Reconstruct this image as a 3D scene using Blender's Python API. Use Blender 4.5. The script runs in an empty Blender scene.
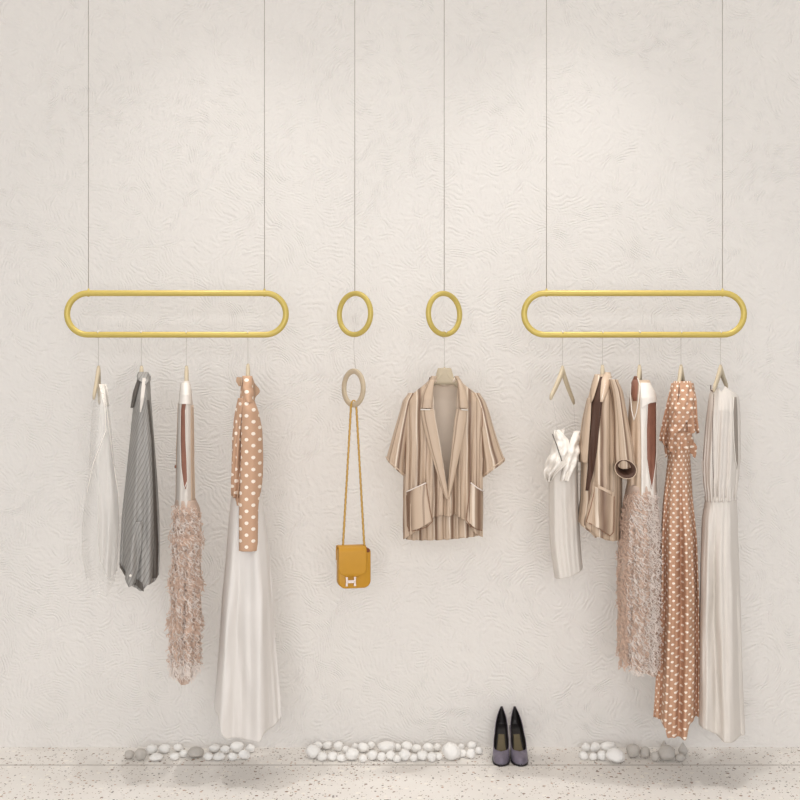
import bpy, math, random
from mathutils import Vector, noise as mnoise
R = math.radians
COL = bpy.context.scene.collection
random.seed(7)

# ---------------------------------------------------------------- frame of reference
F = 1150.0          # focal length in pixels
EYE = 1.51          # camera height
RAILD = 4.6         # distance of the rail plane from the camera (wall at 5.0)
def PX(px, D=RAILD): return (px-400)/F*D
def PZ(py, D=RAILD): return EYE-(py-400)/F*D

# ---------------------------------------------------------------- helpers
ORG = {}
def link(o, parent=None):
    COL.objects.link(o)
    if parent: o.parent = parent
def tag(o, label, cat, group=None):
    o['label'] = label; o['category'] = cat
    if group: o['group'] = group
    return o
def sub(o, part): o.parent = part; return o
def thing(name, label, cat, loc, group=None):
    o = bpy.data.objects.new(name, None); o.empty_display_size = .05
    link(o); o.location = loc; ORG[o] = Vector(loc)
    return tag(o, label, cat, group)
def mesh(name, verts, faces, mat, parent=None, smooth=True, uvs=None, solid=0, sub=0, loc=None, offset=0):
    me = bpy.data.meshes.new(name)
    org = ORG[parent] if parent else (Vector(loc) if loc else Vector((0, 0, 0)))
    me.from_pydata([tuple(Vector(v)-org) for v in verts], [], faces)
    if uvs:
        ul = me.uv_layers.new(name='UVMap')
        for lp in me.loops: ul.data[lp.index].uv = uvs[lp.vertex_index]
    me.materials.append(mat)
    if smooth:
        for p in me.polygons: p.use_smooth = True
    o = bpy.data.objects.new(name, me); link(o, parent)
    if not parent: o.location = org
    ORG[o] = org
    if solid:
        m = o.modifiers.new('s', 'SOLIDIFY'); m.thickness = solid; m.offset = offset
    if sub:
        m = o.modifiers.new('b', 'SUBSURF'); m.levels = m.render_levels = sub
    return o
def tube(verts, faces, pts, rad, n=8, closed=False, cap=True):
    """append a tube along pts; rad a number or list"""
    P = [Vector(p) for p in pts]; N = len(P); base = len(verts)
    up = None
    for i in range(N):
        if closed: T = P[(i+1) % N]-P[i-1]
        else: T = P[min(i+1, N-1)]-P[max(i-1, 0)]
        T.normalize()
        if up is None:
            up = Vector((0, 0, 1)) if abs(T.z) < .8 else Vector((0, 1, 0))
            if closed: up = Vector((0, 1, 0)) if abs(T.y) < .8 else Vector((0, 0, 1))
        up = (up-T*up.dot(T)).normalized(); B = T.cross(up)
        r = rad[i] if isinstance(rad, (list, tuple)) else rad
        for k in range(n):
            a = 2*math.pi*k/n
            verts.append(P[i]+up*(math.cos(a)*r)+B*(math.sin(a)*r))
    M = N if closed else N-1
    for i in range(M):
        j = (i+1) % N
        for k in range(n):
            l = (k+1) % n
            faces.append((base+i*n+k, base+i*n+l, base+j*n+l, base+j*n+k))
    if cap and not closed:
        faces.append(tuple(base+k for k in range(n))[::-1]); faces.append(tuple(base+(N-1)*n+k for k in range(n)))
def tubeobj(name, pts, rad, mat, parent=None, n=10, closed=False, loc=None):
    v, f = [], []; tube(v, f, pts, rad, n, closed); return mesh(name, v, f, mat, parent, loc=loc)
def box(v, f, x0, x1, y0, y1, z0, z1):
    b = len(v)
    v += [Vector(p) for p in ((x0,y0,z0),(x1,y0,z0),(x1,y1,z0),(x0,y1,z0),(x0,y0,z1),(x1,y0,z1),(x1,y1,z1),(x0,y1,z1))]
    f += [tuple(b+i for i in q) for q in ((0,3,2,1),(4,5,6,7),(0,1,5,4),(1,2,6,5),(2,3,7,6),(3,0,4,7))]
def ip(tab, x, k=1):
    """piecewise linear table lookup with a little smoothing"""
    if x <= tab[0][0]: return tab[0][k]
    for a, b in zip(tab, tab[1:]):
        if x <= b[0]:
            t = (x-a[0])/max(1e-9, b[0]-a[0]); return a[k]+(b[k]-a[k])*t
    return tab[-1][k]
def ips(tab, x, k=1, w=3.0):
    return (ip(tab, x-w, k)+2*ip(tab, x, k)+ip(tab, x+w, k))/4

# ---------------------------------------------------------------- materials
def S(*c):      # sRGB 0-255 to linear
    return tuple(((v/255)/12.92 if v/255 <= .04045 else ((v/255+.055)/1.055)**2.4) for v in c)+(1,)
class N:
    def __init__(s, name):
        s.m = bpy.data.materials.new(name); s.m.use_nodes = True; s.t = s.m.node_tree; s.n = s.t.nodes
        s.p = s.n['Principled BSDF']; s.out = s.n['Material Output']
    def a(s, typ, **kw):
        x = s.n.new(typ)
        for k, v in kw.items():
            if k in x.inputs: x.inputs[k].default_value = v
            else: setattr(x, k, v)
        return x
    def l(s, a, b): s.t.links.new(a, b)
    def math(s, op, a, b=None, c=None):
        x = s.n.new('ShaderNodeMath'); x.operation = op
        for i, v in enumerate((a, b, c)):
            if v is None: continue
            if isinstance(v, (int, float)): x.inputs[i].default_value = v
            else: s.l(v, x.inputs[i])
        return x.outputs[0]
    def mix(s, f, a, b):
        x = s.n.new('ShaderNodeMix'); x.data_type = 'RGBA'
        for i, v in ((0, f), (6, a), (7, b)):
            if isinstance(v, (int, float, tuple)): x.inputs[i].default_value = v
            else: s.l(v, x.inputs[i])
        return x.outputs[2]
    def bump(s, h, strength=.3, dist=.002):
        b = s.a('ShaderNodeBump', Strength=strength, Distance=dist); s.l(h, b.inputs['Height']); s.l(b.outputs[0], s.p.inputs['Normal'])
def plain(name, col, rough=.6, metal=0, noise_amt=0, bump=0, bscale=400, sheen=0, alpha=None):
    m = N(name); m.p.inputs['Roughness'].default_value = rough; m.p.inputs['Metallic'].default_value = metal
    m.p.inputs['Base Color'].default_value = col
    tc = m.a('ShaderNodeTexCoord')
    nz = m.a('ShaderNodeTexNoise', Scale=bscale); m.l(tc.outputs['Object'], nz.inputs['Vector'])
    if noise_amt:
        c2 = tuple(x*(1-noise_amt) for x in col[:3])+(1,)
        n2 = m.a('ShaderNodeTexNoise', Scale=35.); m.l(tc.outputs['Object'], n2.inputs['Vector'])
        m.l(m.mix(n2.outputs[0], col, c2), m.p.inputs['Base Color'])
    if bump: m.bump(nz.outputs[0], bump, .001)
    if sheen: m.p.inputs['Sheen Weight'].default_value = sheen
    if alpha is not None:
        m.p.inputs['Alpha'].default_value = alpha
    return m.m
def mat_plaster():
    m = N('swirled_plaster'); tc = m.a('ShaderNodeTexCoord')
    nd = m.a('ShaderNodeTexNoise', Scale=1.7, Detail=3.0); m.l(tc.outputs['Object'], nd.inputs['Vector'])
    sub = m.a('ShaderNodeVectorMath', operation='SUBTRACT'); m.l(nd.outputs['Color'], sub.inputs[0]); sub.inputs[1].default_value = (.5,.5,.5)
    sc = m.a('ShaderNodeVectorMath', operation='SCALE', Scale=.35); m.l(sub.outputs[0], sc.inputs[0])
    ad = m.a('ShaderNodeVectorMath', operation='ADD'); m.l(tc.outputs['Object'], ad.inputs[0]); m.l(sc.outputs[0], ad.inputs[1])
    hs = []
    for scale, freq in ((2.6, 165.), (4.1, 120.)):
        vo = m.a('ShaderNodeTexVoronoi', Scale=scale, Randomness=1.0); vo.feature = 'F1'
        m.l(ad.outputs[0], vo.inputs['Vector'])
        n2 = m.a('ShaderNodeTexNoise', Scale=13., Detail=6.0); m.l(tc.outputs['Object'], n2.inputs['Vector'])
        ph = m.math('ADD', m.math('MULTIPLY', vo.outputs['Distance'], freq), m.math('MULTIPLY', n2.outputs[0], 22.))
        hs.append(m.math('SINE', ph))
    nm = m.a('ShaderNodeTexNoise', Scale=9., Detail=2.0); m.l(tc.outputs['Object'], nm.inputs['Vector'])
    fac = m.math('GREATER_THAN', nm.outputs[0], .5)
    nf = m.a('ShaderNodeTexNoise', Scale=60., Detail=4.0, Roughness=.6); m.l(ad.outputs[0], nf.inputs['Vector'])
    mr = m.a('ShaderNodeMapRange'); m.l(nm.outputs[0], mr.inputs[0]); mr.inputs[1].default_value = .42; mr.inputs[2].default_value = .58
    h = m.math('ADD', m.math('MULTIPLY', hs[0], mr.outputs[0]), m.math('MULTIPLY', hs[1], m.math('SUBTRACT', 1., mr.outputs[0])))
    nk = m.a('ShaderNodeTexNoise', Scale=24., Detail=2.0); m.l(tc.outputs['Object'], nk.inputs['Vector'])
    mk = m.a('ShaderNodeMapRange'); m.l(nk.outputs[0], mk.inputs[0]); mk.inputs[1].default_value = .36; mk.inputs[2].default_value = .58
    h = m.math('MULTIPLY', h, mk.outputs[0])
    h = m.math('ADD', m.math('MULTIPLY', h, .55), m.math('MULTIPLY', nf.outputs[0], 1.6))
    m.bump(h, PLB, .0021)
    m.p.inputs['Base Color'].default_value = S(230, 226, 221); m.p.inputs['Roughness'].default_value = .75
    return m.m
PLB = .85
def mat_terrazzo():
    m = N('terrazzo'); tc = m.a('ShaderNodeTexCoord'); base = S(228, 219, 206)
    nb = m.a('ShaderNodeTexNoise', Scale=6., Detail=4.0); m.l(tc.outputs['Object'], nb.inputs['Vector'])
    col = m.mix(nb.outputs[0], S(241, 238, 233), S(229, 223, 216))
    for sc, th, pick, c in ((46., .23, .80, S(128, 96, 76)), (75., .26, .82, S(92, 78, 70)), (60., .25, .8, S(176, 138, 112)), (38., .3, .7, S(246, 241, 232)), (110., .3, .74, S(150, 132, 116))):
        vo = m.a('ShaderNodeTexVoronoi', Scale=sc); m.l(tc.outputs['Object'], vo.inputs['Vector'])
        sp = m.a('ShaderNodeSeparateColor'); m.l(vo.outputs['Color'], sp.inputs[0])
        f = m.math('MULTIPLY', m.math('LESS_THAN', vo.outputs['Distance'], m.math('MULTIPLY', sp.outputs[1], th*1.5)), m.math('GREATER_THAN', sp.outputs[0], pick))
        col = m.mix(f, col, c)
    sx = m.a('ShaderNodeSeparateXYZ'); m.l(tc.outputs['Object'], sx.inputs[0])
    # joints between the slabs
    jy = m.math('ABSOLUTE', m.math('SUBTRACT', m.math('FLOORED_MODULO', m.math('ADD', sx.outputs[1], .243+.6), 1.2), .6))
    j = m.math('LESS_THAN', jy, .006)
    col = m.mix(m.math('MULTIPLY', j, .55), col, S(120, 105, 92))
    m.l(col, m.p.inputs['Base Color']); m.p.inputs['Roughness'].default_value = .45
    return m.m
def uv(m):
    t = m.a('ShaderNodeUVMap'); s = m.a('ShaderNodeSeparateXYZ'); m.l(t.outputs[0], s.inputs[0]); return t, s.outputs[0], s.outputs[1]
def mat_dots(name, base, dot, sx=.030, sz=.034, r=.0052):
    m = N(name); t, u, v = uv(m)
    def lay(ox, oz):
        a = m.math('SUBTRACT', m.math('FLOORED_MODULO', m.math('ADD', u, ox), sx), sx/2)
        b = m.math('SUBTRACT', m.math('FLOORED_MODULO', m.math('ADD', v, oz), sz), sz/2)
        return m.math('LESS_THAN', m.math('ADD', m.math('MULTIPLY', a, a), m.math('MULTIPLY', b, b)), r*r)
    f = m.math('MAXIMUM', lay(0, 0), lay(sx/2, sz/2))
    m.l(m.mix(f, base, dot), m.p.inputs['Base Color'])
    nz = m.a('ShaderNodeTexNoise', Scale=500.); m.l(t.outputs[0], nz.inputs['Vector']); m.bump(nz.outputs[0], .15, .001)
    m.p.inputs['Roughness'].default_value = .8
    return m.m
def mat_stripes(name, base, dark, light, period=.062, dw=.2, skew=0., soft=.12, rough=.7):
    m = N(name); t, u, v = uv(m)
    nz = m.a('ShaderNodeTexNoise', Scale=7., Detail=1.0); m.l(t.outputs[0], nz.inputs['Vector'])
    uu = m.math('ADD', m.math('ADD', u, m.math('MULTIPLY', v, skew)), m.math('MULTIPLY', nz.outputs[0], period*.12))
    ph = m.math('FRACT', m.math('DIVIDE', uu, period))
    d1 = m.math('ABSOLUTE', m.math('SUBTRACT', ph, .5))
    r1 = m.a('ShaderNodeMapRange'); r1.interpolation_type = 'SMOOTHSTEP'; m.l(d1, r1.inputs[0])
    for i, q in ((1, dw/2-soft/2), (2, dw/2+soft/2), (3, 1), (4, 0)): r1.inputs[i].default_value = q
    d2 = m.math('ABSOLUTE', m.math('SUBTRACT', ph, .5-dw/2-.07))
    f2 = m.math('LESS_THAN', d2, .035)
    d3 = m.math('LESS_THAN', m.math('ABSOLUTE', m.math('SUBTRACT', ph, .92)), .03)
    col = m.mix(r1.outputs[0], base, dark); col = m.mix(m.math('MULTIPLY', f2, .8), col, light); col = m.mix(m.math('MULTIPLY', d3, .5), col, dark)
    m.l(col, m.p.inputs['Base Color']); m.p.inputs['Roughness'].default_value = rough
    return m.m
M = {}
M['plaster'] = mat_plaster(); M['terrazzo'] = mat_terrazzo()
M['ceiling'] = plain('ceiling_paint', S(235, 230, 222), .9)
M['gold'] = plain('brushed_gold_paint', S(200, 178, 94), .40, .15, .05)
M['wire'] = plain('steel_wire', S(165, 158, 150), .4, .4)
M['hook'] = plain('pale_steel', S(196, 190, 182), .35, .3)
M['hanger'] = plain('pale_beige_wood', S(202, 187, 160), .55, 0, .12)
M['woodring'] = plain('pale_wood_ring', S(206, 188, 160), .5, 0, .15)
M['lining'] = plain('brown_lining', S(146, 98, 80), .6, 0, .25)
M['darkbrown'] = plain('dark_brown_lining_and_shade', S(84, 56, 42), .7, 0, .2)  # real lining, also the colour of painted shade on the jackets
M['seam'] = plain('brown_seam_thread', S(136, 100, 78), .7)
M['white'] = plain('white_cloth', S(240, 234, 226), .7, 0, .03, .1)
M['ivory'] = plain('ivory_cloth', S(220, 213, 205), .75, 0, .05, .1)
M['satin'] = plain('nude_satin', S(212, 188, 164), .45, 0, .1)
M['skirt'] = plain('fine_white_chiffon', S(224, 219, 214), .7, 0, .03, .08)
M['sheer'] = plain('sheer_white_veil', S(236, 233, 228), .7, 0, .03, 0, 400, 0, .2)
M['sheer2'] = plain('sheer_white_drape', S(240, 236, 230), .7, 0, .03, 0, 400, 0, .3)
M['fringe'] = plain('nude_fringe_thread', S(222, 192, 172), .6, 0, .15)
M['fringe2'] = plain('pale_fringe_thread', S(242, 230, 221), .6, 0, .12)
M['lace'] = plain('nude_lace_ground', S(214, 190, 174), .8, 0, .3)
M['dots'] = mat_dots('polka_dot_cloth', S(196, 158, 130), S(248, 236, 222), .046, .046, .0068)
M['dots2'] = mat_dots('polka_dot_cloth_small', S(192, 150, 122), S(248, 236, 222), .024, .034, .0045)
M['plaintan'] = plain('tan_cloth', S(178, 148, 122), .75, 0, .1)
M['stripe'] = mat_stripes('striped_silk', S(198, 175, 152), S(108, 78, 58), S(236, 220, 202), .066, .17, 0, .26, .5)
M['stripeback'] = plain('plain_silk_back', S(242, 224, 204), .6, 0, .06)
M['grey'] = mat_stripes('grey_pinstripe', S(158, 155, 151), S(134, 131, 127), S(176, 174, 171), .011, .35, .35, .2, .6)
M['midgrey'] = plain('warm_grey_cloth', S(156, 146, 136), .7, 0, .1)
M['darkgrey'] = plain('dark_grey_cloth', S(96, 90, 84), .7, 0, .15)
M['bluewhite'] = plain('pale_blue_white', S(214, 214, 218), .6)
M['mustard'] = plain('mustard_leather', S(196, 142, 28), .42, 0, .1, .12, 900)
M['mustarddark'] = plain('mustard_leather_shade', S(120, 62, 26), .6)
M['chain'] = plain('brass_chain', S(190, 152, 78), .35, .5)
M['silver'] = plain('silver', S(236, 222, 214), .25, .5)
M['pebble'] = plain('white_pebble', S(248, 246, 242), .55, 0, .1, .15, 120)
M['greypebble'] = plain('grey_pebble', S(204, 198, 190), .6, 0, .2, .2, 120)
M['shoe'] = plain('glitter_lilac_grey', S(138, 130, 146), .35, .35, .5, .5, 700)
M['shoein'] = plain('black_shoe_lining', S(26, 20, 20), .5)
M['insole'] = plain('olive_insole', S(112, 100, 74), .6, 0, .2)
M['black'] = plain('black_sole', S(20, 18, 20), .4)

# ---------------------------------------------------------------- the room
def struct(name, mat, *b):
    v, f = [], []; box(v, f, *b); o = mesh(name, v, f, mat, smooth=False); o['kind'] = 'structure'; return o
struct('wall_back', M['plaster'], -5, 5, 0, .15, 0, 4.0)
struct('floor', M['terrazzo'], -5, 5, -7, .15, -.1, 0)
struct('ceiling', M['ceiling'], -5, 5, -7, .15, 4.0, 4.1)

# ---------------------------------------------------------------- rails and rings hung on wires
RY = -.4
def rail(label, x0, x1, w0, w1):
    r = .0122; top, bot = 293.2, 334.7
    zt, zb = PZ(top), PZ(bot); zc = (zt+zb)/2; h = (zt-zb)/2
    t = thing('clothes_rail', label, 'clothes rail', ((PX(x0)+PX(x1))/2, RY, zb-r), 'long gold clothes rails')
    L, Rr = PX(x0)+r+h, PX(x1)-r-h
    pts = [(Rr+h*math.sin(a), RY, zc+h*math.cos(a)) for a in [math.pi*i/20 for i in range(21)]]
    pts += [(L-h*math.sin(a), RY, zc-h*math.cos(a)) for a in [math.pi*i/20 for i in range(21)]]
    tubeobj('rail_loop', pts, r, M['gold'], t, 14, True)
    for w in (w0, w1):
        o = tubeobj('suspension_wire', [(PX(w), RY, zt-r*.5), (PX(w), RY, 4.0)], .0014, M['wire'], t, 8)
        sub(tubeobj('wire_clamp', [(PX(w), RY, zt-.014), (PX(w), RY, zt+.018)], .0042, M['gold'], t, 10), o)
    return t
rail('long rounded gold clothes rail hung on two wires at left', 64, 289, 88.5, 264.5)
rail('long rounded gold clothes rail hung on two wires at right', 521, 747, 546.5, 722.5)
def ring(label, cx, rx, yaw):
    r = .0108; Rr = 23.2/250-r; zc = PZ(314)
    t = thing('hanging_ring', label, 'gold ring', (PX(cx), RY, zc-Rr-r), 'gold rings on single wires')
    pts = [(PX(cx)+Rr*math.cos(a)*math.cos(yaw), RY+Rr*math.cos(a)*math.sin(yaw), zc+Rr*math.sin(a)) for a in [2*math.pi*i/56 for i in range(56)]]
    tubeobj('ring_loop', pts, r, M['gold'], t, 12, True)
    tubeobj('suspension_wire', [(PX(cx), RY, zc+Rr), (PX(cx), RY, 4.0)], .0014, M['wire'], t, 8)
ring('gold hoop on a wire above the mustard handbag', 354.8, 17, R(-38))
ring('gold hoop on a wire above the striped jacket', 444.2, 17, R(38))

# ---------------------------------------------------------------- hangers
ZB = PZ(334.7)
def hook_pts(x, top_z, bar_z, yaw=math.pi/2, tr=.0122):
    Rr = tr+.0022; c, s = math.cos(yaw), math.sin(yaw); pts = [(x, RY, top_z-.012), (x, RY, top_z), (x, RY, (top_z+bar_z-Rr)/2), (x, RY, bar_z-Rr-.002)]
    for i in range(17):
        a = R(-90)+R(235)*i/16
        pts.append((x+Rr*math.cos(a)*c, RY+Rr*math.cos(a)*s, bar_z+Rr*math.sin(a)))
    return pts
def hanger(label, px, ptop, arms, bar=ZB, yaw=math.pi/2, w=.0085, neck=.012, name='clothes_hanger', broad=False):
    """arms: list of (dx, dy, dz) end offsets from the neck"""
    x = PX(px); zt = PZ(ptop)
    t = thing(name, label, 'clothes hanger', (x, RY, zt-.14), 'pale wooden clothes hangers')
    hk = tubeobj('hook', hook_pts(x, zt, bar, yaw), .0015, M['hook'], t, 6)
    sub(tubeobj('hook_sleeve', hook_pts(x, zt, bar, yaw)[4:], .0026, M['white'], t, 8), hk)
    v, f = [], []
    # shaped neck and two drooping arms, deep and flat
    for ex, ey, ez in arms:
        ex = ex+ey*(px-400)/F
        n = 12; rows = []
        for i in range(n+1):
            q = i/n
            drop = ez*(q**.85 if q > 0 else 0)
            c = Vector((x+ex*q, RY+ey*q, zt-.006-drop))
            hh = .017*(1-.35*q); ww = w*(1-.25*q)*(1 if 0 < i < n else .8)
            rows.append((c, hh, ww))
        b = len(v)
        d = Vector((ex, ey, 0)); d.normalize(); side = Vector((-d.y, d.x, 0))
        for c, hh, ww in rows:
            for k in range(12):
                a = 2*math.pi*k/12; ca, sa = math.cos(a), math.sin(a)
                v.append(c+side*(ww*math.copysign(abs(ca)**.7, ca))+Vector((0, 0, hh*math.copysign(abs(sa)**.7, sa))))
        for i in range(n):
            for k in range(12):
                l = (k+1) % 12; f.append((b+i*12+k, b+i*12+l, b+(i+1)*12+l, b+(i+1)*12+k))
        f.append(tuple(b+k for k in range(12))[::-1]); f.append(tuple(b+n*12+k for k in range(12)))
    mesh('hanger_arms', v, f, M['hanger'], t)
    v, f = [], []
    tube(v, f, [(x, RY, zt-.03), (x, RY, zt-.012), (x, RY, zt+.004)], [w*1.0, w*1.0, w*.75], 12)
    if broad:
        v, f = [], []; prof = [(.004, .026), (-.004, .029), (-.03, .036), (-.05, .052), (-.062, .066)]
        for dz, hw in prof:
            for k in range(20):
                a = 2*math.pi*k/20; v.append(Vector((x+hw*math.copysign(abs(math.cos(a))**.5, math.cos(a)), RY+.011*math.copysign(abs(math.sin(a))**.6, math.sin(a)), zt+dz)))
        for i in range(4):
            for k in range(20): f.append((i*20+k, (i+1)*20+k, (i+1)*20+(k+1) % 20, i*20+(k+1) % 20))
        f.append(tuple(range(20))); f.append(tuple(80+k for k in range(20))[::-1])
    mesh('hanger_neck', v, f, M['hanger'], t)
    return t

# ---------------------------------------------------------------- garments
class Shell:
    """a closed cloth body hanging round an arm of the hanger; rows (y, left, right) in rail-plane units"""
    def __init__(s, rows, b=.13, p=2.3, top=None, hem=None, folds=(), y0=None, btop=.045, bgrow=26, lean=1.0, dy=0.):
        s.rows = rows; s.b = b; s.p = p; s.folds = folds; s.btop = btop; s.bgrow = bgrow; s.dy = dy
        s.y0 = rows[0][0] if y0 is None else y0
        s.top = top; s.hem = hem; s.y1 = rows[-1][0]
        s.xc0 = sum((r[1]+r[2])/2 for r in rows)/len(rows)
        s.lean = (s.xc0-400)/F*lean
        s.Dz = RAILD-.6*b
        s.am = sum((r[2]-r[1])/2 for r in rows)/len(rows)/250
    def bb(s, y):
        q = max(0, min(1, (y-s.y0)/s.bgrow)); return s.btop+(s.b-s.btop)*math.sqrt(q)
    def z(s, y): return EYE-(y-400)/F*s.Dz
    def edges(s, y): return ips(s.rows, y, 1), ips(s.rows, y, 2)
    def fold(s, u, y):
        v = 0
        for amp, freq, ph, y0, y1, drift in s.folds:   # amplitude grows from y0 to y1
            g = max(0, min(1, (y-y0)/max(1, (y1-y0))))
            v += amp*g*math.sin(freq*u+ph+drift*(y-y0)/100.+1.3*mnoise.noise(Vector((u*1.5, y/60., freq))))
        return v
    def pt(s, sx, dn, y, u):
        """sx in -1..1, dn in -1 (towards camera)..1"""
        xl, xr = s.edges(y); xc, a = (xl+xr)/2, (xr-xl)/2
        b = s.bb(y); fo = s.fold(u, y)
        px = xc+a*sx*(1+.8*fo)
        d = dn*b+fo*(-1 if dn < 0 else 1)*(1-.3*abs(sx))
        return Vector((PX(px)+d*s.lean, RY+s.dy+d, s.z(y)))
    def front(s, px, y, off=0):
        xl, xr = s.edges(y); xc, a = (xl+xr)/2, max(.5, (xr-xl)/2)
        sx = (px-xc)/a; cl = max(-.985, min(.985, sx))
        dn = -(1-abs(cl)**s.p)**(1/s.p)
        P = s.pt(cl, dn, y, math.atan2(-dn, cl)*-1)
        P.x += (sx-cl)*a/250
        P.y -= off; P.x += off*.35*cl
        return P
    def build(s, name, mat, parent, nu=140, nv=120, thick=.0018):
        v, uvs, f = [], [], []
        for i in range(nv+1):
            q = i/nv
            for k in range(nu):
                t = 2*math.pi*k/nu; ct, st = math.cos(t), math.sin(t)
                sx = math.copysign(abs(ct)**(2/s.p), ct); dn = math.copysign(abs(st)**(2/s.p), st)
                ya = s.y0 if not s.top else ips(s.top, sx, 1, .04)
                yb = s.y1 if not s.hem else ips(s.hem, sx, 1, .04)
                y = ya+(yb-ya)*q
                u = -math.atan2(st, ct) if st < 0 else math.atan2(st, ct)
                u = math.atan2(-dn, sx)*-1 if dn < 0 else math.atan2(dn, sx)
                v.append(s.pt(sx, dn, y, u)); uvs.append((t*s.am, -s.z(y)))
        for i in range(nv):
            for k in range(nu):
                l = (k+1) % nu
                f.append((i*nu+k, (i+1)*nu+k, (i+1)*nu+l, i*nu+l))
        o = mesh(name, v, f, mat, parent, uvs=uvs, solid=thick)
        return o
    def strip(s, name, rows, mat, parent, off=.004, n=18, m=40, thick=.0018, wave=None, bulge=0, hem=None, top=None, uvscale=1., uvfollow=False, taper=True, rough=0):
        """a panel lying on the body; rows (y, left, right)"""
        v, uvs, f = [], [], []
        y0, y1 = rows[0][0], rows[-1][0]
        wm = sum(r[2]-r[1] for r in rows)/len(rows)
        for i in range(m+1):
            for j in range(n+1):
                q = j/n; ya = y0 if not top else ips(top, q, 1, .03); yb = y1 if not hem else ips(hem, q, 1, .03)
                y = ya+(yb-ya)*i/m
                xl, xr = ips(rows, y, 1, 1.5), ips(rows, y, 2, 1.5); px = xl+(xr-xl)*q
                o = off+bulge*math.sin(math.pi*q)
                if wave:
                    amp, fr, ph = wave; o += amp*(i/m)*math.sin(fr*q*2*math.pi+ph+y*.05)
                if rough: o += rough*mnoise.noise(Vector((px/5, y/7, 3)))
                v.append(s.front(px, y, o))
                uvs.append((((q-.5)*wm if uvfollow else px)/250*uvscale, -s.z(y)))
        for i in range(m):
            for j in range(n):
                a = i*(n+1)+j; f.append((a, a+n+1, a+n+2, a+1))
        return mesh(name, v, f, mat, parent, uvs=uvs, solid=thick)
    def line(s, name, pts, rad, mat, parent, off=.005, n=6):
        P = []
        for a, b in zip(pts, pts[1:]):
            st = max(2, int(max(abs(a[0]-b[0]), abs(a[1]-b[1]))/2.5))
            P += [s.front(a[0]+(b[0]-a[0])*i/st, a[1]+(b[1]-a[1])*i/st, off) for i in range(st)]
        P.append(s.front(pts[-1][0], pts[-1][1], off))
        return tubeobj(name, P, rad, mat, parent, n)

def fringe(shell, name, mat, parent, n, yr, seed, xr=(-1., 1.), r=.0014, ln=.026):
    rnd = random.Random(seed); v, f = [], []
    for _ in range(n):
        y = yr[0]+(yr[1]-yr[0])*rnd.random(); sx = xr[0]+(xr[1]-xr[0])*rnd.random()
        xl, xr_ = shell.edges(y); px = (xl+xr_)/2+(xr_-xl)/2*sx
        P0 = shell.front(px, y, .001); pts = []
        L = ln*(.6+.8*rnd.random()); a0 = rnd.random()*6.3; w = .006*(.5+rnd.random()); side = (rnd.random()-.5)*.014+sx*.006
        for k in range(7):
            q = k/6
            pts.append(P0+Vector((side*q+w*math.sin(a0+q*7), -.003-.009*math.sin(q*2.6)-w*.6*math.cos(a0+q*7), -L*q+.3*w*math.sin(2*a0+q*11))))
        tube(v, f, pts, [r*.6, r, r*1.2, r*1.2, r*1.1, r, r*.5], 4, cap=False)
    o = mesh(name, v, f, mat, parent); o['kind'] = 'stuff'; return o

def gthing(name, label, cat, shell, group=None):
    z = shell.z(shell.y1); return thing(name, label, cat, (PX(shell.xc0), RY, z), group)

# ---- 1 sheer white top
hanger('pale hanger holding the sheer white top, leftmost on left rail', 98.5, 368, [(-.018, -.17, .11), (.004, .17, .13)])
s = Shell([(384,97,104),(392,95,107),(410,92,109),(440,90,112),(470,89,114),(500,85,118),(530,82,120),(555,82,119),(580,86,115),(594,90,112)], b=.15,
          hem=[(-1,582),(-.5,596),(0,588),(.5,594),(1,584)], folds=[(.012,6,0,400,520,1),(.007,13,1,430,560,-2)])
t = gthing('sheer_top', 'sheer white veil-like top hanging leftmost on left rail', 'top', s)
s.build('body', M['sheer'], t, thick=0)
s.strip('front_drape', [(384,100,106),(410,101,110),(440,98,112),(462,93,114),(480,98,117),(520,99,119),(575,101,117)], M['sheer2'], t, off=.008, wave=(.01,2,0), thick=0, hem=[(0,560),(.5,578),(1,572)])
s.line('trim', [(104,386),(106,430),(95,462),(89,492)], .0018, M['white'], t, .012)
s.line('trim', [(104,386),(109,430),(113,462),(119,500)], .0018, M['white'], t, .012)
s.strip('shoulder_yoke', [(384,99,106),(392,101,108),(406,104,109)], M['white'], t, off=.006)

# ---- 2 grey shirt
hanger('pale hanger inside the grey pinstripe shirt on left rail', 141.5, 368, [(-.004, -.1, .13), (.004, .1, .13)])
s = Shell([(372,138,147),(380,137,150),(400,134,151),(440,130,154),(480,126,157),(520,122,159),(560,120,159),(590,119,158)], b=.14,
          hem=[(-1,566),(-.75,572),(-.35,583),(.1,589),(.35,585),(.4,583),(.8,582),(1,575)], folds=[(.012,7,1,385,500,1.2),(.006,15,0,400,560,-1),(.01,4,2,450,580,0)])
t = gthing('grey_shirt', 'grey pinstripe shirt with uneven hem on left rail', 'shirt', s)
s.build('body', M['grey'], t)
s.strip('collar', [(372,139.5,147),(376,138.5,150.5),(381,139.5,150),(385,142,148)], M['grey'], t, off=.010, thick=.003, wave=(.008,1.5,0), rough=.02, hem=[(0,380),(.5,386),(1,381)])
s.strip('collar_flap', [(378,139,141),(392,134,138),(408,131.5,134)], M['darkgrey'], t, off=.007)  # dark flap of the collar
s.strip('placket', [(378,143,147),(388,142,145.5),(400,141,144),(412,140.5,141.5)], M['ivory'], t, off=.008)
s.strip('placket_edge', [(400,147,149),(440,151,153),(500,153,156),(545,154,158),(578,152,157)], M['darkgrey'], t, off=.003, bulge=.003)
s.strip('cuff', [(520,137,143),(545,132,142),(565,128,139),(582,127,136)], M['grey'], t, off=.012, bulge=.008, thick=.003, hem=[(0,577),(.5,584),(1,580)])
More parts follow.
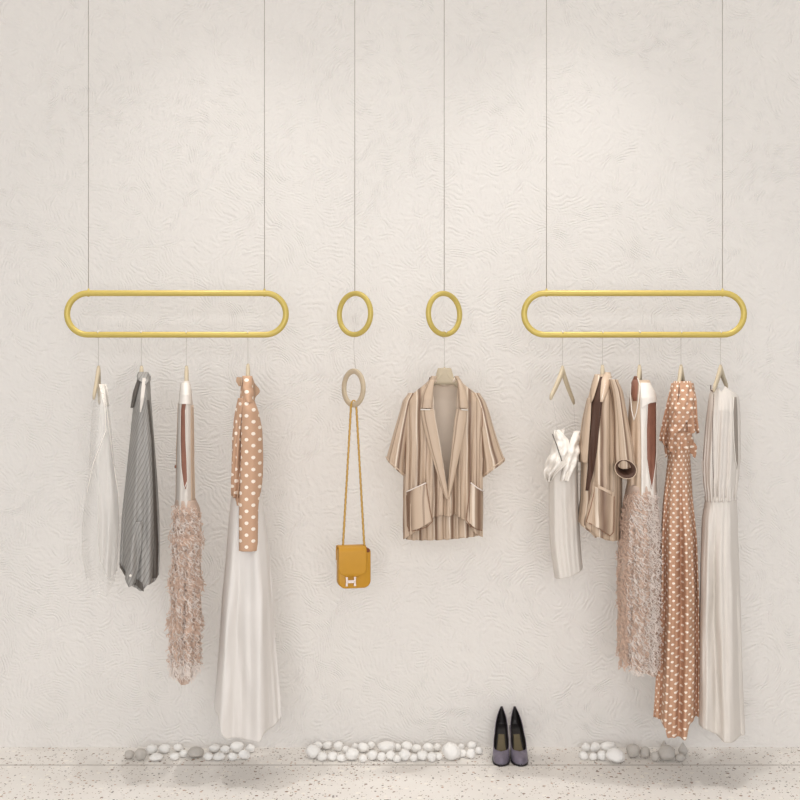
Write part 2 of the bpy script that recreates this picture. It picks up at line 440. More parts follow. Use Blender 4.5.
s.strip('hem_turn_up', [(561,121,124),(568,121,133),(576,122,142),(590,128,144)], M['darkgrey'], t, off=.006, top=[(0,563),(.4,573),(1,580)], hem=[(0,568),(.4,579),(1,589)])
P = s.front(133, 572, .024); v, f = [], []; tube(v, f, [P, P+Vector((0,-.003,0))], .005, 12); mesh('button', v, f, M['white'], t)

# ---- 3 lace fringe dress (left)
def lace(label, s, arm, strapr, topy, fy, seed, tiers, extra=None, body=M['ivory']):
    t = gthing('fringed_dress', label, 'dress', s, 'fringed dresses')
    s.build('bodice', body, t)
    return t
hanger('pale hanger inside the white topped fringed dress on left rail', 186.5, 368, [(-.002, -.09, .12), (.002, .09, .12)])
s = Shell([(381,183,189),(386,181,191),(400,179.5,192),(404,178,193),(450,177,193.5),(500,176,194),(515,175,196),(530,175,197),(545,174,198)], b=.12, btop=.07, bgrow=14, folds=[(.004,8,0,420,520,0)])
t = gthing('fringed_dress', 'narrow fringed dress with ivory bodice and brown armhole on left rail', 'dress', s)
s.build('bodice', M['ivory'], t)
s.strip('shoulder_strap', [(383,182,189),(390,181,191),(404,180,190.5)], M['white'], t, off=.006, thick=.004)
s.strip('armhole_lining', [(402,183,186.5),(410,181.5,185),(440,181.5,185.5),(465,182,187),(480,183.5,187),(488,185.2,186)], M['lining'], t, off=.004, n=6)
s.line('armhole_edge', [(181.5,404),(180.8,440),(181.5,465),(184.5,488),(187.5,480),(187,462),(186,440),(185.8,410)], .0012, M['white'], t, .006)
s.strip('side_panel', [(405,190.5,193.5),(450,190.5,194),(520,191,195.5)], M['satin'], t, off=.002, n=5)
zp = s.line('back_zip', [(178.5,404),(176.8,450),(176.3,500)], .0014, M['plaintan'], t, .002)
P = s.front(177, 467, .004); v, f = [], []; tube(v, f, [P+Vector((-.004,0,.006)), P+Vector((-.004,0,-.006))], .003, 8); sub(mesh('zip_pull', v, f, M['lining'], t), zp)
s2 = Shell([(500,176,195),(510,174,200),(540,173,202),(543,171,203),(546,173,200),(580,171,201),(586,169,203),(590,172,200),(625,170.5,202),(630,169,203),(634,171,200),(665,169,201),(684,172,197)], b=.125, btop=.12,
           hem=[(-1,668),(-.5,678),(-.2,683),(.3,680),(.7,668),(1,652)], folds=[(.01,9,0,510,560,1),(.005,23,1,510,560,3)])
s2.build('skirt', M['lace'], t)
fringe(s2, 'pale_fringe', M['fringe2'], t, 700, (505, 672), 3)
fringe(s2, 'tan_fringe', M['fringe'], t, 650, (503, 660), 4)
for q, ty in enumerate((536, 580, 622)): fringe(s2, 'tier_edge', M['fringe'], t, 90, (ty-4, ty+2), 40+q, (-1.12, 1.12), .0016, .034)
fringe(s2, 'hem_fringe', M['fringe2'], t, 90, (655, 668), 50, (-.9, .8), .0016, .036)

# ---- 4 polka dot and white skirt dress (left)
hanger('pale hanger inside the dotted blouse, rightmost on left rail', 248, 366, [(-.003, -.1, .14), (.003, .1, .14)])
s = Shell([(376,244,252),(385,241,254),(400,240,254),(410,237,258),(430,234,262),(460,232,263),(480,231.5,262.5),(490,232,261),(505,235,260)], b=.14, folds=[(.010,8,1,395,450,1),(.006,17,0,400,450,-1)])
t = gthing('dotted_dress', 'tan polka dot bodice with long white skirt on left rail', 'dress', s)
s.build('bodice', M['dots'], t)
s.strip('collar', [(377,238,243),(381,237,243),(386,240,243)], M['plaintan'], t, off=.01, thick=.003)
s.strip('collar', [(379,252,254),(388,253,258),(393,253,260.5),(397,253,256)], M['plaintan'], t, off=.012, thick=.003, top=[(0,378),(1,388)], hem=[(0,402),(.5,398),(1,390)])
s.strip('neck_tie', [(376,244,251.5),(385,244,252),(395,245,253),(403,247,251)], M['dots'], t, off=.012, thick=.003, bulge=.008, rough=.01)
s.strip('side_ruffle', [(398,239,243.5),(415,235.5,243.5),(440,233,242.5),(480,232,241),(497,233,239.5)], M['dots'], t, off=.006, bulge=.006, uvscale=1.5, wave=(.012,2.5,0), n=30)
tl = Shell([(384,242,254),(400,240,254),(410,237,258),(430,234,262),(460,232,263),(560,231,264)], b=.15, folds=[(.003,9,0,420,520,0)])
tl.strip('sleeve', [(386,244,253),(400,243.5,253.5),(412,243,258),(430,242,261.5),(460,241.5,262.5),(480,241,261.5),(492,240.5,259.5),(506,240,257.5),(549,240,257)], M['dots'], t, off=.006, n=24, m=90, bulge=.014, thick=.003)
sk = Shell([(488,236,260),(500,231,262),(520,229,265),(560,226,270),(600,222,272.5),(650,219,274.5),(700,214.5,279),(738,212,281)], b=.15, btop=.1, bgrow=120,
           hem=[(-1,708),(-.88,714),(-.8,712),(-.72,730),(-.55,737),(0,736),(.38,736),(.46,729),(.8,728),(1,722)], folds=[(.034,5,.4,492,640,.4),(.010,11,2,500,640,-.4),(.002,24,1,520,700,.3)])
sk.build('skirt', M['skirt'], t, 200, 120)

# ---- wooden ring and bag
zc = PZ(388); RO, RI = 19.5/250, 14.2/250; cx = PX(353.5); yaw = R(-53)
t = thing('wooden_ring', 'pale wooden ring hung by a thread above the mustard handbag', 'wooden ring', (cx, RY, zc-RO))
v, f = [], []
n = 56
for i in range(n):
    a = 2*math.pi*i/n
    for rr, dd in ((RO-.002, -.006), (RO, -.003), (RO, .003), (RO-.002, .006), (RI+.002, .006), (RI, .003), (RI, -.003), (RI+.002, -.006)):
        c = rr*math.cos(a); v.append(Vector((cx+c*math.cos(yaw)-dd*math.sin(yaw), RY+c*math.sin(yaw)+dd*math.cos(yaw), zc+rr*math.sin(a))))
    for k in range(8):
        f.append((i*8+k, ((i+1) % n)*8+k, ((i+1) % n)*8+(k+1) % 8, i*8+(k+1) % 8))
mesh('ring_band', v, f, M['woodring'], t)
zr = PZ(336)
tubeobj('thread', [(PX(355.4), RY, zc+RO-.002), (PX(354), RY, PZ(350)), (PX(353.6), RY, PZ(342)), (PX(354.8), RY, zr-.002), (PX(354.8), RY-.008, zr+.006), (PX(354.8), RY, zr+.022), (PX(354.8), RY+.01, zr+.008)], .0011, M['hook'], t, 6)
# bag
bx, by = PX(353.6), RY; zt, zb_ = PZ(545.5), PZ(587.5); yw = R(14)
t = thing('handbag', 'small mustard yellow shoulder bag with silver clasp on a chain strap', 'handbag', (bx, by, zb_))
cw, sw = math.cos(yw), math.sin(yw)
def BG(u, w, z): return Vector((bx+u*cw-w*sw, by+u*sw+w*cw, z))
H = zt-zb_; W = .0655; Dp = .026
def rr_outline(u0, u1, z0, z1, rt, rb, n=8):
    o = []
    for cx_, cz_, r_, a0 in ((u1-rt, z1-rt, rt, 0), (u0+rt, z1-rt, rt, 90), (u0+rb, z0+rb, rb, 180), (u1-rb, z0+rb, rb, 270)):
        for i in range(n+1):
            a = R(a0+90*i/n); o.append((cx_+r_*math.cos(a), cz_+r_*math.sin(a)))
    return o
def slab(name, out, w0, w1, bev, mat, parent, prof=None):
    v, f = [], []; cu = sum(p[0] for p in out)/len(out); cz = sum(p[1] for p in out)/len(out); K = len(out)
    layers = [(w0, bev*1.0), (w0+bev*.3, bev*.35), (w0+bev, 0), (w1-bev, 0), (w1-bev*.3, bev*.35), (w1, bev*1.0)]
    for w, ins in layers:
        for (u, z) in out:
            du, dz = u-cu, z-cz; L = math.hypot(du, dz); k = (L-ins)/L
            v.append(BG(cu+du*k, w, cz+dz*k))
    for i in range(len(layers)-1):
        for k in range(K): f.append((i*K+k, i*K+(k+1) % K, (i+1)*K+(k+1) % K, (i+1)*K+k))
    f.append(tuple(range(K))[::-1]); f.append(tuple((len(layers)-1)*K+k for k in range(K)))
    return mesh(name, v, f, mat, parent)
slab('bag_body', rr_outline(-W, W, zb_, zt-.012, .012, .03), -Dp, Dp, .006, M['mustard'], t)
slab('gusset_gap_shade', rr_outline(W-.030, W-.004, zt-.026, zt-.0095, .008, .006), -Dp-.0015, Dp-.004, .002, M['mustarddark'], t)  # solid dark slab, paints the shaded gap beneath the flap
# flap: over the top and down the front, rounded lower corners
v, f = [], []; nu_, nv_ = 24, 30; fw0, fw1 = -W-.001, W-.019
prof = [(Dp+.002, zt-.06), (Dp+.003, zt-.02), (Dp-.002, zt-.004), (Dp*.4, zt+.001), (-Dp*.5, zt), (-Dp-.001, zt-.006), (-Dp-.006, zt-.02), (-Dp-.007, zt-.06), (-Dp-.005, zt-.122)]
def pr(q):
    q *= len(prof)-1; i = min(int(q), len(prof)-2); k = q-i; return (prof[i][0]+(prof[i+1][0]-prof[i][0])*k, prof[i][1]+(prof[i+1][1]-prof[i][1])*k)
for i in range(nv_+1):
    q = i/nv_; w, z = pr(q)
    inset = 0
    if z < zt-.122+.035 and w < 0: e = 1-(z-(zt-.122))/.035; inset = .035*(1-math.sqrt(max(0, 1-e*e)))
    for j in range(nu_+1):
        u = fw0+inset+(fw1-fw0-2*inset)*j/nu_; v.append(BG(u, w, z))
for i in range(nv_):
    for j in range(nu_):
        a = i*(nu_+1)+j; f.append((a, a+nu_+1, a+nu_+2, a+1))
flap = mesh('flap', v, f, M['mustard'], t, solid=.004)
# clasp: two uprights and a bar with the ends flared
v, f = [], []; cu0, cz0 = -.019, PZ(580); wf = -Dp-.010
def bar(u0, u1, z0, z1, fl=0):
    b = len(v)
    for w in (wf-.004, wf+.004):
        for (u, z) in ((u0, z0), (u1, z0), (u1-fl, (z0+z1)/2), (u1, z1), (u0, z1), (u0+fl, (z0+z1)/2)): v.append(BG(cu0+u, w, cz0+z))
    f.append(tuple(b+k for k in range(6))); f.append(tuple(b+6+k for k in range(6))[::-1])
    for k in range(6): f.append((b+k, b+6+k, b+6+(k+1) % 6, b+(k+1) % 6))
bar(-.021, -.012, -.018, .018, .0018); bar(.012, .021, -.018, .018, .0018); bar(-.013, .013, -.0055, .0055)
sub(mesh('clasp', v, f, M['silver'], t, smooth=False), flap)
# chain strap: one loop over the wooden ring
zl = zc-RI+.002
for sgn, xt, xb in ((-1, 351.2, 343), (1, 356.2, 364.3)):
    A = Vector((PX(xt), RY-.004, PZ(404))); B = Vector((PX(xb), RY-.004, zt-.002)); K = 120
    cs = tubeobj('chain_strap', [A+(B-A)*(i/K)+Vector((.0006*math.sin(i*1.3), .0006*math.cos(i*1.3), 0)) for i in range(K+1)], [.0042+.0006*(i % 2) for i in range(K+1)], M['chain'], t, 8)
    sub(tubeobj('strap_ring', [(PX(xb)+.005*math.cos(a), RY-.004, zt-.001+.006*math.sin(a)) for a in [2*math.pi*k/12 for k in range(12)]], .0016, M['chain'], t, 6, True), cs)
tubeobj('strap_loop', [(PX(351.2), RY-.004, PZ(404)), (PX(351.6), RY-.003, PZ(402.5)), (PX(353), RY-.001, zl+.005), (PX(354.5), RY-.001, zl+.005), (PX(355.8), RY-.003, PZ(402.5)), (PX(356.2), RY-.004, PZ(404))], .003, M['chain'], t, 8)

# ---- centre jacket, facing the room
hanger('broad pale hanger holding the open striped jacket, seen from the front', 444.5, 369, [(-.145, 0, .135), (.145, 0, .135)], bar=PZ(334.5), yaw=R(38+90), w=.012, broad=True)
jr = [(380,430,459),(386,424,466),(394,412,477),(402,405,484),(412,403.5,486),(440,405,484),(480,404,482.5),(500,403.5,482.5),(520,403,482.5),(541,403.5,482)]
J = Shell(jr, b=.075, p=2.6, btop=.03, bgrow=20, lean=1, hem=[(-1,541),(-.3,540),(0,540.5),(.5,539),(1,536)], folds=[])
t = gthing('striped_jacket', 'open beige striped short-sleeve jacket facing forward on its own hoop', 'jacket', J)
def half(name, shell, mat, back):        # rear half of the body
    v, uvs, f = [], [], []; nu, nv = 60, 70
    for i in range(nv+1):
        for k in range(nu+1):
            a = math.pi*k/nu; ct, st = math.cos(a), math.sin(a)
            sx = math.copysign(abs(ct)**(2/shell.p), ct); dn = abs(st)**(2/shell.p)
            y = shell.y0+2+(ips(shell.hem, sx, 1, .04)-shell.y0-2)*i/nv
            P = shell.pt(sx, dn, y, 0); P.y += .006*math.sin(sx*11)*(max(0, y-430)/110); v.append(P); uvs.append((P.x, -P.z))
    for i in range(nv):
        for k in range(nu):
            q = i*(nu+1)+k; f.append((q, q+1, q+nu+2, q+nu+1))
    return mesh(name, v, f, mat, t, uvs=uvs, solid=.002)
half('back_panel', J, M['stripeback'], True)
J.folds = []
def jfold(amp): J.folds = [(amp,26,0,395,470,.4),(amp*.6,47,1,400,480,-.5)]
jfold(.010)
# lower back stripes seen below the open fronts come with the panels' cloth
J.strip('front_panel', [(381,429,432),(390,418,433),(400,407,434),(410,404,434),(440,405,438.5),(470,404.5,443),(495,404,449),(510,404,450),(541,404,449)], M['stripe'], t, off=.006, n=60, m=80, hem=[(0,540),(.3,530),(.6,518),(.8,514),(1,516)])
J.strip('front_panel', [(381,457,460),(390,457,470),(400,456.5,482),(410,456,485),(440,453.5,484),(470,450,483),(495,447.5,482.5),(510,447,482.5),(541,447,482.5)], M['stripe'], t, off=.003, n=60, m=80, hem=[(0,516),(.2,513),(.5,520),(.8,534),(1,538)])
J.strip('lower_back_hem', [(508,404,482),(541,404,482)], M['stripe'], t, off=-.03, n=50, m=16, hem=[(0,541),(.5,540),(1,537)])
jfold(0)
# lapels
J.strip('lapel', [(409,422,434.5),(420,423.5,436),(440,428,439.5),(470,436.5,444),(498,445.5,448)], M['stripe'], t, off=.017, n=12, thick=.004, bulge=.006, uvfollow=True)
J.strip('lapel', [(409,456,466),(420,454,465),(440,452,461.5),(470,449,455),(497,447.5,449)], M['stripe'], t, off=.015, n=12, thick=.004, bulge=.006, uvfollow=True)
J.strip('collar', [(376,433,438),(384,429,434.5),(395,424,433),(408,422,432)], M['stripe'], t, off=.020, n=10, thick=.004, bulge=.006, uvfollow=True)
J.strip('collar', [(376,453,456),(384,456.5,461),(395,457.5,465),(408,458,466.5)], M['stripe'], t, off=.020, n=10, thick=.004, bulge=.006, uvfollow=True)
for pts in ([(422,409.5),(431,409.5)], [(460,409.5),(466,410)]): J.line('notch_highlight', pts, .0022, M['white'], t, .026)  # white lines paint the highlight along the lapel notches
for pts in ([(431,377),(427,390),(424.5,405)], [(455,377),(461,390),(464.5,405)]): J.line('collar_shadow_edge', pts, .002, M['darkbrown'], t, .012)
# collar stand behind the neck
tubeobj('collar_stand', [(PX(434),RY-.03,PZ(379)),(PX(436),RY+.0,PZ(382)),(PX(440),RY+.03,PZ(384)),(PX(444.5),RY+.04,PZ(385)),(PX(449),RY+.03,PZ(384)),(PX(453),RY+.0,PZ(382)),(PX(455),RY-.03,PZ(379))], .006, M['stripeback'], t, 10)
for pts in ([(434,412),(439,440),(443.5,470),(448.5,497),(450,512)], [(456,412),(453,440),(449.5,470),(447,497)]): J.line('front_edge', pts, .002, M['white'] if 0 else M['satin'], t, .011)
# pockets
pk1 = J.strip('pocket', [(483,408,427),(495,408.5,428),(515,409.5,431.5),(529,410,433)], M['stripe'], t, off=.013, n=16, thick=.003, bulge=.005, top=[(0,492),(.5,487),(1,482)], hem=[(0,531),(.5,527),(1,520)], uvscale=.5)
pk2 = J.strip('pocket', [(483,469,481),(495,468,481.5),(515,466,481.5),(529,465,481)], M['stripe'], t, off=.011, n=16, thick=.003, bulge=.005, top=[(0,482),(.5,487),(1,492)], hem=[(0,520),(.5,527),(1,531)], uvscale=.5)
for pk, ed, se in ((pk1, [(408,491.5),(417,487),(427,482)], [(427,483),(430.5,508),(433,520),(428,525.5),(420,529),(411,530.5),(408.8,525),(408,495)]),
                   (pk2, [(469,482),(475,487),(481.5,491.5)], [(469,483),(466,508),(465,519),(469,525),(476,529),(480.5,530.5)])):
    sub(J.line('pocket_edge', ed, .0024, M['fringe2'], t, .018), pk); sub(J.line('pocket_seam', se, .0017, M['seam'], t, .014), pk)
for pts in ([(409,399),(407,415),(406.5,445),(406,474)], [(480,399),(481,415),(481.5,445),(482,474)]): J.line('armhole_seam', pts, .0016, M['seam'], t, .009)
# sleeves
for sgn, rows, hem in ((-1, [(393,409,416),(400,403,413),(410,400.5,411),(430,394.5,409),(450,389,407.5),(462,385.5,406.5),(480,384,406)], [(-1,459),(0,469),(1,478)]),
                       (1, [(393,472,479),(400,475,484.5),(410,477,488.5),(430,479.5,494),(450,481,500.5),(462,482,505.5),(480,482.5,507)], [(-1,478),(0,469),(1,461)])):
    sl = Shell(rows, b=.055, p=2.2, hem=hem, btop=.045, bgrow=10, folds=[(.005,5,0,405,440,1),(.003,11,1,410,450,-1)])
    o = sl.build('sleeve', M['stripe'], t, 90, 50)
    me = o.data; nu = 90; ul = me.uv_layers[0]      # stripes run down along the sleeve
    for lp in me.loops:
        k = lp.vertex_index % nu; a = 2*math.pi*k/nu; ul.data[lp.index].uv.x = math.cos(a)*.045+.02
    sl.line('cuff_edge', [(hx, hy) for hx, hy in (([(386,457),(395,466),(405.5,475.5)]) if sgn < 0 else ([(483,475.5),(494,466),(504.5,458.5)]))], .0022, M['satin'], t, .002)

# ---- 5 white camisole slipped below its hanger
hanger('bare pale hanger with splayed arms, leftmost on right rail', 562.5, 368, [(-.046, -.12, .112), (.046, .09, .13)], w=.0085)
s = Shell([(430,562,572),(434,556,577),(450,553,578),(462,548,577.5),(480,548.5,577.5),(500,549,578),(540,549.5,580),(560,552,581.5),(580,555,583.5)], b=.09, btop=.02, bgrow=30,
          top=[(-1,431),(-.4,429),(.2,450),(.6,434),(1,431)], hem=[(-1,579),(0,576),(1,570)], folds=[(.004,8,0,450,500,.5),(.002,17,1,450,520,.5)])
t = gthing('white_camisole', 'white camisole slipped low beneath the bare hanger on right rail', 'top', s)
s.build('body', M['ivory'], t)
s.strip('bunched_drape', [(430,555,560),(440,555,568),(452,552,569),(462,546,566),(473,544,556),(481,548,552)], M['white'], t, off=.02, n=24, wave=(.02,2.4,0), bulge=.012, rough=.02)
s.strip('bunched_drape', [(431,573,577.5),(445,568,578),(465,563,574),(480,560,568)], M['white'], t, off=.016, n=20, wave=(.012,1.6,1), bulge=.01, rough=.015)
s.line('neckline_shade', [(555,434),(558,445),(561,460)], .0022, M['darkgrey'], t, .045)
for xa, xb, ya in ((553, 558, 401), (573.5, 575.5, 404)):
    tubeobj('clear_strap', [(PX(xa), RY, PZ(ya)), (PX(xb), RY-.005, PZ(434))], .0006, M['sheer'], t, 5)

# ---- 6 striped jacket, side on
hanger('pale hanger inside the side-on striped jacket on right rail', 602.5, 367, [(-.006, -.09, .13), (.006, .09, .13)])
s = Shell([(374,595,609),(382,592,613),(400,588,616),(420,584,620),(440,581.5,621),(456,579.5,622),(464,581,622),(500,580.5,622),(520,578,621.5),(541,578,621)], b=.13, btop=.03,
          hem=[(-1,522),(-.5,530),(-.15,537),(-.1,534),(.3,539),(1,541)], folds=[(.008,8,1,390,460,.6),(.005,17,0,400,470,-.6)])
t = gthing('striped_jacket', 'beige striped short-sleeve jacket seen from the side on right rail', 'jacket', s)
s.build('body', M['stripe'], t, 160, 120)
s.strip('front_opening_shade', [(377,597,604),(390,594,603),(410,591,601),(440,590.5,598),(470,588,594),(490,586,588.5)], M['darkbrown'], t, off=.004, n=8)  # dark inner collar running into a painted shadow strip down the front
s.strip('far_sleeve', [(398,588,592),(420,583,591),(445,580,589),(462,579.5,588)], M['stripe'], t, off=.012, n=12, bulge=.012, thick=.003, uvfollow=True)
s.strip('collar', [(372,604,608),(380,601,610),(392,600,606),(402,600,602)], M['satin'], t, off=.016, n=8, bulge=.006, thick=.004)
s.strip('collar', [(375,596,600),(384,593,598),(398,589,594),(408,587,589.5)], M['stripe'], t, off=.014, n=8, bulge=.005, thick=.003)
s.line('collar_edge', [(601,400),(603,388),(606,379),(610,379),(610,384)], .002, M['white'], t, .022)
s.strip('front_panel', [(380,604,609),(410,601,612),(440,598,613),(470,595,612),(500,590,612),(519,585,612),(541,585,612)], M['stripe'], t, off=.008, n=24, bulge=.008, hem=[(0,524),(.4,534),(1,540)])
pk3 = s.strip('pocket', [(484,594,612),(500,591,611.5),(520,587,611),(536,586,610)], M['stripe'], t, off=.024, n=16, thick=.004, bulge=.005, top=[(0,485),(1,491)], hem=[(0,521),(.5,526),(1,536)], uvscale=.45)
se3 = s.line('pocket_seam', [(595,486),(591,505),(587,520),(598,526),(608,534),(611,530),(611.5,495)], .002, M['seam'], t, .027)
sub(se3, pk3); wl3 = s.strip('pocket_welt', [(482,597,600),(486,597,606),(492,601,609),(495,606,609)], M['satin'], t, off=.033, n=10, thick=.004, top=[(0,482),(1,489)], hem=[(0,486),(1,494)])
sub(wl3, pk3)
sl = Shell([(380,604,612),(390,606,617),(400,607.5,619),(420,608.5,622.5),(445,608,627.5),(462,608.5,629.5),(480,610,629)], b=.05, btop=.045, bgrow=8, hem=[(-1,462),(-.3,467),(.3,467),(1,464)], folds=[(.003,7,0,400,440,0)], dy=-.11)
o = sl.build('sleeve', M['stripe'], t, 90, 50)
ul = o.data.uv_layers[0]
for lp in o.data.loops:
    a = 2*math.pi*(lp.vertex_index % 90)/90; ul.data[lp.index].uv.x = math.cos(a)*.06+.01
# dark mouth of the sleeve, tilted towards the viewer
cx_, cy_ = sl.front(619, 467, .0), None
v, f = [], []
C0 = Vector((cx_.x, cx_.y-.004, sl.z(467)))
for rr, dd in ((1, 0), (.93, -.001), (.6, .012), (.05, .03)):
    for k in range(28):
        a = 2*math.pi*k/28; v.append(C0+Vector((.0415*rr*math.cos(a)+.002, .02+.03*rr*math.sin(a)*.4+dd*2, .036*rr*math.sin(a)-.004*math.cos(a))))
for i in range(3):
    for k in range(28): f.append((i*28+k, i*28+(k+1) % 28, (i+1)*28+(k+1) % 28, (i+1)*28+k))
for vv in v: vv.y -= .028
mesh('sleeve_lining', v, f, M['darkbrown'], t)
tubeobj('cuff_binding', [v[k]+Vector((0,-.001,0)) for k in range(28)], .0014, M['satin'], t, 8, True)

# ---- 7 fringed dress (right)
hanger('pale hanger inside the wider fringed dress on right rail', 639.5, 367, [(-.012, -.08, .11), (.008, .09, .12)])
s = Shell([(380,633,649),(386,631,652),(400,629.5,655),(420,628,656),(450,627.5,656),(490,627,655.5),(510,625,656),(545,622,660)], b=.12, btop=.05, bgrow=18, folds=[(.008,7,0,400,470,.4),(.004,16,0,400,470,.4)])
t = gthing('fringed_dress', 'wide fringed dress with nude satin side and brown armhole on right rail', 'dress', s)
s.build('bodice', M['satin'], t)
s.strip('white_panel', [(388,640,652),(402,640,654.5),(450,641,655.5),(490,641,655.5),(530,641,658)], M['white'], t, off=.006, n=14)
s.strip('shoulder_strap', [(383,640,648),(392,640,653),(403,641,655)], M['white'], t, off=.012, thick=.004, hem=[(0,408),(.5,403),(1,402)], bulge=.006)
s.strip('neck_lining', [(376,634.5,637),(383,631.5,638),(392,631,637.5),(401,633.5,636.5)], M['lining'], t, off=.008, n=8)
s.line('beaded_neckline', [(637.5,378),(639.5,385),(638.5,398),(636.5,412),(634,420),(632,410),(631,396),(631.5,384)], .0022, M['white'], t, .01)
s.strip('armhole_lining', [(402,647,654.5),(420,646,654.5),(455,646,654.2),(470,647.5,653.5),(488,650,651)], M['lining'], t, off=.009, n=8)
s.line('armhole_edge', [(646.6,404),(645.5,430),(645.8,458),(648,475),(650.5,489),(652.5,475),(655,455),(655.2,430),(655.2,404)], .0014, M['white'], t, .011)
s2 = Shell([(485,627,655),(500,624,657),(520,620.5,659),(545,619,661),(550,618,662),(590,617.5,662),(596,616.5,663),(600,618.5,661.5),(640,617.5,661),(660,618,660),(680,620,660)], b=.13, btop=.12,
           hem=[(-1,652),(-.7,660),(-.3,666),(.3,671),(.8,676),(1,668)], folds=[(.010,8,0,500,560,1),(.005,19,1,500,560,3)])
s2.build('skirt', M['lace'], t)
fringe(s2, 'tan_fringe', M['fringe'], t, 1000, (490, 662), 11, (-1, .35))
fringe(s2, 'pale_fringe', M['fringe2'], t, 1100, (492, 666), 12, (-.5, 1))

# ---- 8 polka dot ruffled maxi dress
hanger('pale hanger inside the ruffled polka dot dress on right rail', 681, 367, [(-.020, -.09, .12), (.020, .09, .10)])
s = Shell([(381,674,691),(390,671,692),(420,668,692),(445,668,691),(458,668,690),(500,663.5,692.5),(540,661,696.5),(600,660,698.5),(660,657.5,699),(700,655.5,698.5),(738,653,698)], b=.13, btop=.04,
          hem=[(-1,718),(-.5,722),(-.42,723),(-.38,733),(0,735),(.48,734),(.54,722),(1,717)], folds=[(.032,7,2,450,560,.3),(.014,14,0,455,560,-.3),(.003,30,0,470,600,0)])
t = gthing('polka_dot_dress', 'long tan polka dot maxi dress with ruffled top on right rail', 'dress', s)
s.build('body', M['dots2'], t, 200, 160)
s.strip('neck_opening', [(384,678,680.5),(396,677,680),(414,675.5,677)], M['darkbrown'], t, off=.006, n=5)
s.strip('shoulder_ruffle', [(383,672,679),(400,668,678),(420,663.5,676),(440,659.5,674),(447,663,673)], M['dots2'], t, off=.012, n=26, wave=(.014,2.5,0), bulge=.01, hem=[(0,441),(.5,449),(1,444)], uvscale=1.4)
s.strip('shoulder_ruffle', [(383,684,691.5),(400,685,694),(420,686,694.5),(434,687,696)], M['dots2'], t, off=.012, n=26, wave=(.014,2,1), bulge=.01, hem=[(0,436),(.5,430),(1,434)], uvscale=1.4)
s.strip('bodice_drape', [(383,679,689),(400,678,691),(415,672,689),(428,669,683),(438,668,677)], M['dots2'], t, off=.022, n=26, wave=(.01,2,2), bulge=.012, hem=[(0,444),(.5,436),(1,418)], rough=.02)
s.strip('lower_ruffle', [(432,668,690),(445,664,694),(452,665,696),(460,666,694)], M['dots2'], t, off=.008, n=44, wave=(.02,4,0), bulge=.006, hem=[(0,459),(.2,450),(.35,460),(.55,450),(.75,447),(.9,460),(1,452)], rough=.02)

# ---- 9 pleated ivory maxi dress
hanger('pale forked hanger inside the pleated ivory dress, rightmost on right rail', 720.5, 367, [(-.026, -.13, .085), (.026, .12, .07)])
s = Shell([(384,716,729),(388,711,733),(397,709,739),(420,706,740.5),(460,703,740.5),(485,703.5,738),(497,705.5,736),(501,705,736.5)], b=.12, btop=.04, top=[(-1,389),(-.5,386),(-.1,392),(.3,386),(1,394)], hem=[(-1,501),(1,501)],
          folds=[(.006,11,0,390,440,.1),(.004,23,1,390,440,.1),(.010,26,1,475,498,0)])
t = gthing('pleated_dress', 'long sleeveless ivory dress pleated below a gathered waist, far right', 'dress', s)
s.build('bodice', M['ivory'], t, 180, 70)
s.line('neckline', [(711,385),(711,390),(714,392),(714.5,388)], .0022, M['darkbrown'], t, .006)
s.line('placket_seam', [(714,394),(713,420),(713,460),(714,496)], .0012, M['darkbrown'], t, .002)
s.strip('armhole_lining', [(397,733.5,735.5),(410,732.5,736.3),(440,733.5,737),(460,735,737.3),(468,736.5,737)], M['midgrey'], t, off=.004, n=5)
s.line('armhole_edge', [(733,397),(732,412),(733,440),(734.6,460),(736.7,469)], .0016, M['white'], t, .005)
s.strip('side_tie', [(461,701,704),(470,702,704),(476,703,704.5)], M['ivory'], t, off=.006)
sk = Shell([(496,706,735.5),(503,705,736.5),(520,702,737.5),(560,700.5,738.5),(620,699.5,740.5),(680,699,742),(738,698,744.5)], b=.14, btop=.11, bgrow=60,
           hem=[(-1,724),(-.6,727),(-.3,732),(.1,737),(.5,738),(1,737)], folds=[(.028,5,1,498,600,.15),(.007,11,0,498,560,-.1),(.0015,26,2,498,520,0)])
sk.build('skirt', M['ivory'], t, 200, 110)
v, f = [], []
pts = [sk.pt(math.cos(a), math.sin(a), 499.5, 0) for a in [2*math.pi*i/60 for i in range(60)]]
for i, p in enumerate(pts): p.z += .0025*math.sin(i*2.1)
tube(v, f, pts, .005, 8, True); mesh('waistband', v, f, M['ivory'], t)

# ---------------------------------------------------------------- pebbles
mid = [(313,752,8,7),(318,746,5,4),(327,746,5,4),(324,757,5,4.5),(331.5,757,5.5,4.5),(338,747,5,5),(340,758,4.5,4),(352,755,7,6.5),(363,748,6,5),(363,759,4,4),(373,756,5.5,5),(371,746,4,4),(381,757,4.5,4.5),(387,748,9,6),(391,756,5.5,5),(397.5,759,4,4),(406,747,6,5),(405,756,6,6),(413,758,4,4),(416.5,749,5,4),(423,756,6,5),(432,757,5,5),(429,748,6,5),(437,748,4,4),(449,752.5,9.5,9),(440,757,4,4),(461,748,4,4),(463,754,4,4),(470.5,754,5,5),(472,747,5,5),(479,751,4,4),(355,747,4,3.5),(346,750,4,4),(398,748,4,4)]
left = [(129,755,5,4.5),(140,755,6,6),(151,750,6,5),(156,757.5,7,3.5),(164,749,6,4.5),(174,757,5,3.5),(178,748,5,4),(183,754,4.5,4),(195,753,8,5.5),(208,757,5,4),(214,749,6,4),(219,757,6,4),(225,750,5,4),(236,748,7,5.5),(244,755,6,5),(250,749,5,4.5),(232,757,5,4)]
